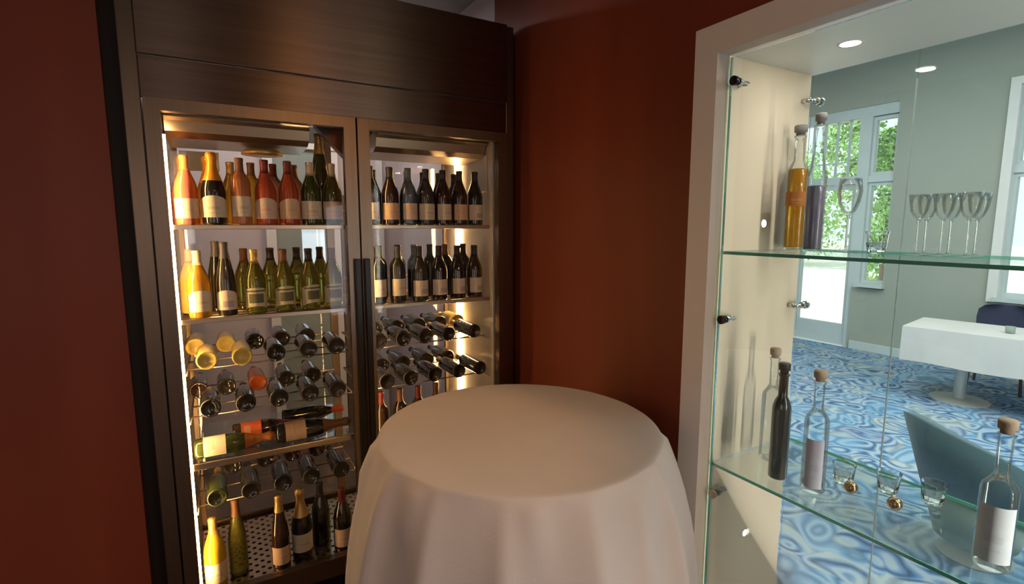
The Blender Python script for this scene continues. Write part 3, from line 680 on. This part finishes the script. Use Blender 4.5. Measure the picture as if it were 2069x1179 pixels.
# ------------------------------------------------------------------ display case in the partition
dc = thing('display_case', 'built-in glass display case with white frame and cream side panel in the red wall', 'display case', (1.66, 0, 0))
DO = Vector((-1.66, 0, 0))
def dobj(name, bm, m, parent=None, smooth=False):
    bm.transform(Matrix.Translation(DO)); return obj(name, bm, m, parent or dc, smooth)
CY = 1.14
f = bmesh.new(); box(f, 1.398, 1.448, CY, 1.228, 0.0, 2.373); box(f, 1.398, 1.448, -1.29, CY, 2.284, 2.373); box(f, 1.398, 1.448, -1.378, -1.29, 0, 2.373)
dobj('frame', f, 'white_frame')
dobj('side_panel', B(1.449, 1.906, CY, 1.158, 0.07, 2.300), 'cream_panel')
dobj('side_panel', B(1.449, 1.906, -1.30, -1.285, 0.07, 2.300), 'cream_panel')
cl = dobj('ceiling_panel', B(1.449, 1.906, -1.285, CY, 2.284, 2.300), 'case_ceiling')
dobj('base_panel', B(1.449, 1.906, -1.285, CY, 0.055, 0.07), 'cream_panel')
dobj('front_pane', B(1.452, 1.458, -1.27, CY - 0.012, 0.08, 2.275), 'case_glass')
SEAM = 0.810
for a, b in ((-1.27, SEAM - .001), (SEAM + .001, CY - 0.004)):
    rp = dobj('rear_pane', B(1.907, 1.913, a, b, 0.08, 2.310), 'case_glass')
    ye = b if b < CY - .01 else a
    dobj('pane_edge', B(1.9068, 1.9132, ye - .0003, ye + .0003, 0.08, 2.20), 'seam_edge', rp)
dobj('pane_edge', B(1.4515, 1.4585, CY - 0.0115, CY - 0.008, 0.08, 2.275), 'green_edge')
def gshelf(z):
    s = dobj('glass_shelf', B(1.462, 1.900, -1.27, CY - 0.004, z - 0.010, z), 'shelf_glass')
    dobj('polished_edge', B(1.4595, 1.4618, -1.27, CY - 0.004, z - 0.010, z), 'green_edge', s)
    dobj('polished_edge', B(1.9002, 1.9025, -1.27, CY - 0.004, z - 0.010, z), 'green_edge', s)
S1, S2 = 1.666, 0.930
gshelf(S1); gshelf(S2)
def clamp(x, z, sgn, dark):
    """glass clamp: round cap outside the pane, shank running inward, foot on the side panel"""
    y = CY - 0.030
    xo = x
    st = dobj('glass_clamp', tube(bmesh.new(), (xo, y, z), (xo + sgn * 0.062, y, z), 0.006, 12), 'chrome', None, True)
    dobj('cap', tube(bmesh.new(), (xo - sgn * .012, y, z), (xo - sgn * .001, y, z), 0.0145, 20), dark, st)
    dobj('cap', tube(bmesh.new(), (xo + sgn * .012, y, z), (xo + sgn * .020, y, z), 0.012, 20), 'chrome', st)
    dobj('wall_foot', tube(bmesh.new(), (xo + sgn * .055, y, z), (xo + sgn * .055, CY - 0.0003, z), 0.008, 12), 'chrome', st, True)
for z in (2.20, 1.44, 0.826): clamp(1.4515, z, 1, 'black_metal' if z > 1 else 'bright_steel')
for z in (2.19, 1.454): clamp(1.9135, z, -1, 'chrome')
for y, pw in ((0.89, 0.9), (0.25, 4.0), (-0.4, 8.0)):  # only the one nearest the cream panel is real; others are added fill
    d = dobj('downlight', lathe([(.027, 2.2835), (.034, 2.2825), (.036, 2.2838)], 28, cx=1.671, cy=y), 'white_frame', None, True)
    dobj('lamp_lens', lathe([(0, 2.2830), (.027, 2.2830)], 28, cx=1.671, cy=y), 'lamp_glow', d)
    light('case_downlight', 'AREA', (1.671, y, 2.279), (0, 0, 0), pw, (1.0, 0.95, 0.88), 0.05)
light('case_fill_strip', 'AREA', (1.68, -1.268, 1.17), (R(90), 0, 0), 34, (1.0, 0.93, 0.84), 0.05, 2.1)  # fill added at the unseen end of the case
light('case_fill_strip', 'AREA', (1.68, -1.268, 0.50), (R(90), 0, 0), 22, (1.0, 0.93, 0.84), 0.05, 0.75)  # second added fill, for the panel below the lower shelf
for z in (1.757, 0.590):
    bm = lathe([(.013, 0), (.016, .0015), (.017, 0)], 24); bm.transform(Matrix.Translation((1.682, CY - 0.0004, z)) @ Matrix.Rotation(R(90), 4, 'X')); d = dobj('recessed_spot', bm, 'chrome', None, True)
    bm = lathe([(0, .0006), (.013, .0006)], 24); bm.transform(Matrix.Translation((1.682, CY - 0.0004, z)) @ Matrix.Rotation(R(90), 4, 'X')); dobj('lamp_lens', bm, 'puck_glow', d)

# ---- glassware in the case
def tallbottle(name, x, y, z, h, rb, rn, sh, body, label, sm, fill=None, lab=None, group='bottles in the glass display case', square=False, blob=False):
    t = thing(name, label, 'bottle', (x, y, z + .0006)); t['group'] = group
    n = 24
    nk = h - .035
    prof = [(0, .006), (rb * .8, .001), (rb - .003, .001), (rb, .005), (rb, sh - .02), (rb * .93, sh - .008), (rn * 1.6, sh + .006), (rn, sh + .022), (rn, nk - .008), (rn + .003, nk - .006), (rn + .003, nk), (0, nk)]
    if blob: prof = [(0, .006), (rb * .8, .001), (rb - .003, .001), (rb, .005), (rb, sh - .035), (rb * .96, sh - .02), (rb * .72, sh), (rn * 1.35, sh + .025), (rn, sh + .05), (rn, nk - .008), (rn + .003, nk - .006), (rn + .003, nk), (0, nk)]
    obj('glass_body', lathe(prof, n), body, t, True)
    obj('stopper', lathe([(0, nk + .001), (rn * .9, nk + .001), (rn * .9, nk + .010), (rn * 1.25, nk + .012), (rn * 1.3, h - .004), (rn * 1.1, h), (0, h)], 20), sm, t, True)
    if fill:
        fm, fz = fill
        obj('liquor', lathe([(0, .008), (rb - .004, .008), (rb - .0035, .012), (rb - .0035, fz - .004), (rb - .006, fz), (0, fz)], n), fm, t, True)
    if lab:
        lm, z0, z1, half = lab; bm = bmesh.new(); k = 14; pa = []
        for i in range(k + 1):
            a = (i / k * 2 - 1) * half; xx, yy = (rb + .0007) * math.sin(a), -(rb + .0007) * math.cos(a)
            pa.append((bm.verts.new((xx, yy, z0)), bm.verts.new((xx, yy, z1))))
        for (a, b), (c, d) in zip(pa, pa[1:]): bm.faces.new((a, c, d, b))
        o = obj('paper_label', bm, lm, t, True); o.rotation_euler = (0, 0, -math.atan2(x, y))
    return t

tallbottle('liqueur_bottle', 1.775, 1.085, S1, 0.425, .034, .0165, .285, 'bottle_clear', 'tall clear bottle filled with amber liquor on the upper glass shelf', 'grey_cork', ('amber_liquor', .278), ('rust_label', .15, .20, 1.3))
tallbottle('liqueur_bottle', 1.690, 0.970, S1, 0.435, .029, .013, .270, 'bottle_clear', 'tall slim bottle of violet-grey liquor with grey stopper, beside the amber bottle', 'grey_cork', ('violet_liquor', .21), blob=True)
tallbottle('liqueur_bottle', 1.660, 1.050, S2, 0.400, .034, .014, .250, 'bottle_clear', 'clear empty-looking bottle with cork behind the dark bottle on the lower glass shelf', 'cork')
tallbottle('dark_bottle', 1.556, 0.951, S2, 0.385, .0285, .014, .255, 'black_glass', 'slim matt black bottle on the lower glass shelf', 'dark_foil')
tallbottle('liqueur_bottle', 1.570, 0.845, S2, 0.385, .034, .0145, .245, 'bottle_clear', 'slim clear bottle with pale lavender label and brown knob cork on the lower glass shelf', 'cork', None, ('lavender_label', .02, .175, .75))
tallbottle('liqueur_bottle', 1.585, 0.420, S2, 0.370, .036, .0145, .215, 'bottle_clear', 'clear bottle with large white label, rightmost on the lower glass shelf', 'cork', None, ('white_label', .025, .165, 1.1))

def goblet(name, x, y, z, h, rb, rr, label, group, stem=.55, flare=1.0):
    t = thing(name, label, 'glass', (x, y, z + .0006), 0, group)
    zs = h * stem
    obj('foot', lathe([(0, .0002), (rb, .0002), (rb, .0015), (rb * .3, .004), (.004, .010)], 20), 'goblet', t, True)
    obj('stem', lathe([(.004, .010), (.0032, .02), (.0032, zs - .01), (.006, zs)], 10), 'clear_glass', t, True)
    obj('bowl', lathe([(.004, zs), (rr * .55, zs + (h - zs) * .10), (rr * .88, zs + (h - zs) * .38), (rr, zs + (h - zs) * .65), (rr * flare, h), (rr * flare - .0012, h), (rr - .0014, zs + (h - zs) * .65), (rr * .88 - .0014, zs + (h - zs) * .38), (rr * .55, zs + (h - zs) * .10 + .002), (0, zs + .003)], 24), 'goblet', t, True)
    return t
goblet('wine_glass', 1.815, 0.930, S1, .235, .034, .036, 'single large wine glass between the violet bottle and the window on the upper shelf', None, .5, .85)
for i, (x, y) in enumerate(((1.735, .700), (1.800, .706), (1.735, .643), (1.800, .648), (1.735, .586), (1.800, .590))):
    goblet('liqueur_glass', x, y, S1, .170, .0225, .0235, 'small stemmed glass in the cluster on the upper shelf, %s from the left' % ORD[i], 'stemmed glasses on the upper shelf', .58, 1.15)
def tumbler(x, y, z, label):
    t = thing('crystal_tumbler', label, 'glass', (x, y, z + .0006), 0, 'crystal tumblers')
    bm = lathe([(0, .001), (.022, .001), (.027, .012), (.031, .055), (.0335, .066), (.0315, .066), (.027, .03), (.022, .014), (0, .012)], 12)
    obj('cup', bm, 'clear_glass', t)
    return t
tumbler(1.83, 0.845, S1, 'small cut crystal tumbler beside the wine glass on the upper shelf')
tumbler(1.700, 0.820, S2, 'cut crystal tumbler just right of the lavender-label bottle')
tumbler(1.760, 0.720, S2, 'cut crystal tumbler behind the two bronze ball stoppers')
tumbler(1.80, 0.62, S2, 'cut crystal tumbler farther right on the lower glass shelf')
for x, y, l in ((1.655, .775, 'polished bronze ball stopper on the lower glass shelf, left of two'), (1.665, .660, 'polished bronze ball stopper on the lower glass shelf, right of two')):
    t = thing('ball_stopper', l, 'stopper', (x, y, S2 + .0006), 0, 'bronze ball stoppers')
    bm = bmesh.new(); bmesh.ops.create_uvsphere(bm, u_segments=24, v_segments=14, radius=.0195); bm.transform(Matrix.Translation((0, 0, .0195))); obj('ball', bm, 'bronze', t, True)
    obj('plug', tube(bmesh.new(), (0.016, .008, .0195), (.050, .026, .0195), .008, 12), 'chrome', t, True)

# ------------------------------------------------------------------ dining room beyond
dt = thing('dining_table', 'dining table on round pedestal under a white cloth in the bright room', 'table', (6.50, 1.65, 0), R(9))
obj('tabletop', B(-.37, .37, -.86, .86, .715, .742), 'table_base', dt)
for y in (0.45, -0.45):
    obj('pedestal', lathe([(.05, .025), (.05, .714)], 20, cy=y), 'table_base', dt, True)
    obj('foot', lathe([(0, 0), (.24, 0), (.24, .012), (.05, .03), (0, .03)], 32, cy=y), 'table_base', dt)
def flatcloth():
    bm = bmesh.new(); hx, hy, zt, n = .39, .88, .746, 14
    box(bm, -hx, hx, -hy, hy, zt - .002, zt + .001)
    per = []
    for i in range(n * 4):
        s, k = divmod(i, n); u = k / n * 2 - 1
        per.append([(u * hx, -hy), (hx, u * hy), (-u * hx, hy), (-hx, -u * hy)][s])
    up = []; lo = []
    for i, (x, y) in enumerate(per):
        f = 1 + .012 * math.sin(i * 1.3); up.append(bm.verts.new((x, y, zt))); lo.append(bm.verts.new((x * (1.03 + (f - 1)), y * (1.012 + (f - 1)), .40 + .01 * math.sin(i * .9))))
    for i in range(len(per)):
        j = (i + 1) % len(per); bm.faces.new((up[i], lo[i], lo[j], up[j]))
    bmesh.ops.remove_doubles(bm, verts=bm.verts, dist=1e-5); bmesh.ops.recalc_face_normals(bm, faces=bm.faces)
    return bm
c2 = obj('tablecloth', flatcloth(), 'white_linen', None, loc=(6.50, 1.65, 0), rot=(0, 0, R(9)))
tag(c2, 'white cloth over the long dining table, seen through the display case', 'tablecloth')
v = thing('candle_glass', 'small pale green candle glass on the white dining table', 'candle', (6.42, 1.77, .7478))
obj('cup', lathe([(0, 0), (.028, 0), (.036, .01), (.038, .065), (.034, .065), (.032, .02), (0, .018)], 20), 'sage_fabric', v, True)
obj('wax', lathe([(0, .022), (.031, .022), (.031, .05), (0, .05)], 20), 'olive_glass', v)
# navy chair behind the table
def dchair(x, y, rz, label):
    t = thing('dining_chair', label, 'chair', (x, y, 0), rz)
    bm = bmesh.new(); n = 14; lay = []
    for z, w in ((.46, .21), (.60, .235), (.74, .245), (.83, .235), (.875, .19), (.89, .12)):
        row = []
        for i in range(n + 1):
            u = i / n * 2 - 1; row.append((u * w, .22 - .10 * u * u + (z - .46) * .12, z))
        lay.append(row)
    V0 = [[bm.verts.new(p) for p in r] for r in lay]; V1 = [[bm.verts.new((p[0], p[1] + .045, p[2])) for p in r] for r in lay]
    for V, fl in ((V0, 0), (V1, 1)):
        for a, b in zip(V, V[1:]):
            for i in range(n): bm.faces.new((a[i], a[i + 1], b[i + 1], b[i]))
    for i in range(n): bm.faces.new((V0[0][i], V1[0][i], V1[0][i + 1], V0[0][i + 1])); bm.faces.new((V0[-1][i], V0[-1][i + 1], V1[-1][i + 1], V1[-1][i]))
    for k in range(len(lay) - 1):
        bm.faces.new((V0[k][0], V0[k + 1][0], V1[k + 1][0], V1[k][0])); bm.faces.new((V0[k][n], V1[k][n], V1[k + 1][n], V0[k + 1][n]))
    bmesh.ops.recalc_face_normals(bm, faces=bm.faces)
    obj('backrest', bm, 'navy_fabric', t, True)
    obj('seat', B(-.23, .23, -.23, .22, .40, .47, bev=.02), 'navy_fabric', t, True)
    for sx in (-1, 1):
        for sy in (-1, 1): obj('leg', tube(bmesh.new(), (sx * .19, sy * .18, .401), (sx * .215, sy * .21, 0), .014, 10), 'brown_frame', t, True)
    return t
dchair(7.25, 2.06, R(-81), 'navy upholstered chair behind the white-clothed dining table')
# tub armchair near the case
def tub(x, y, rz, label):
    t = thing('tub_armchair', label, 'armchair', (x, y, 0), rz)
    n = 28
    def shell(z0f, z1f, off):
        bm = bmesh.new(); A = []
        for i in range(n + 1):
            a = R(-125 + 250 * i / n)            # 0 = back centre (-x)
            zt = .76 - .30 * (abs(a) / R(125)) ** 1.6
            zb = z0f(zt); zt2 = z1f(zt)
            pts = []
            for r, z in ((.0, zb), (.0, zt2), (-.055, zt2), (-.055, zb)):
                rr = (.150 + .215 * (z / .76)) + r + (off if r == 0 else 0)
                pts.append(bm.verts.new((-rr * math.cos(a), rr * math.sin(a) * .95, z)))
            A.append(pts)
        for p, q in zip(A, A[1:]):
            for k in range(4): bm.faces.new((p[k], p[(k + 1) % 4], q[(k + 1) % 4], q[k]))
        bm.faces.new(A[0]); bm.faces.new(A[-1][::-1]); bmesh.ops.recalc_face_normals(bm, faces=bm.faces)
        return bm
    obj('outer_shell', shell(lambda z: .10, lambda z: z * .50, 0), 'sage_fabric', t, True)
    obj('backrest', shell(lambda z: z * .50 + .001, lambda z: z, .004), 'teal_fabric', t, True)
    obj('seat', lathe([(0, .28), (.16, .28), (.17, .30), (.195, .40), (.18, .43), (0, .44)], 28), 'teal_fabric', t, True)
    obj('base', lathe([(0, 0), (.16, 0), (.165, .012), (.05, .05), (.05, .279), (0, .279)], 28), 'table_base', t, True)
    return t
tub(3.42, 0.98, R(-35), 'tub armchair with dark teal top and sage green shell on the blue carpet')
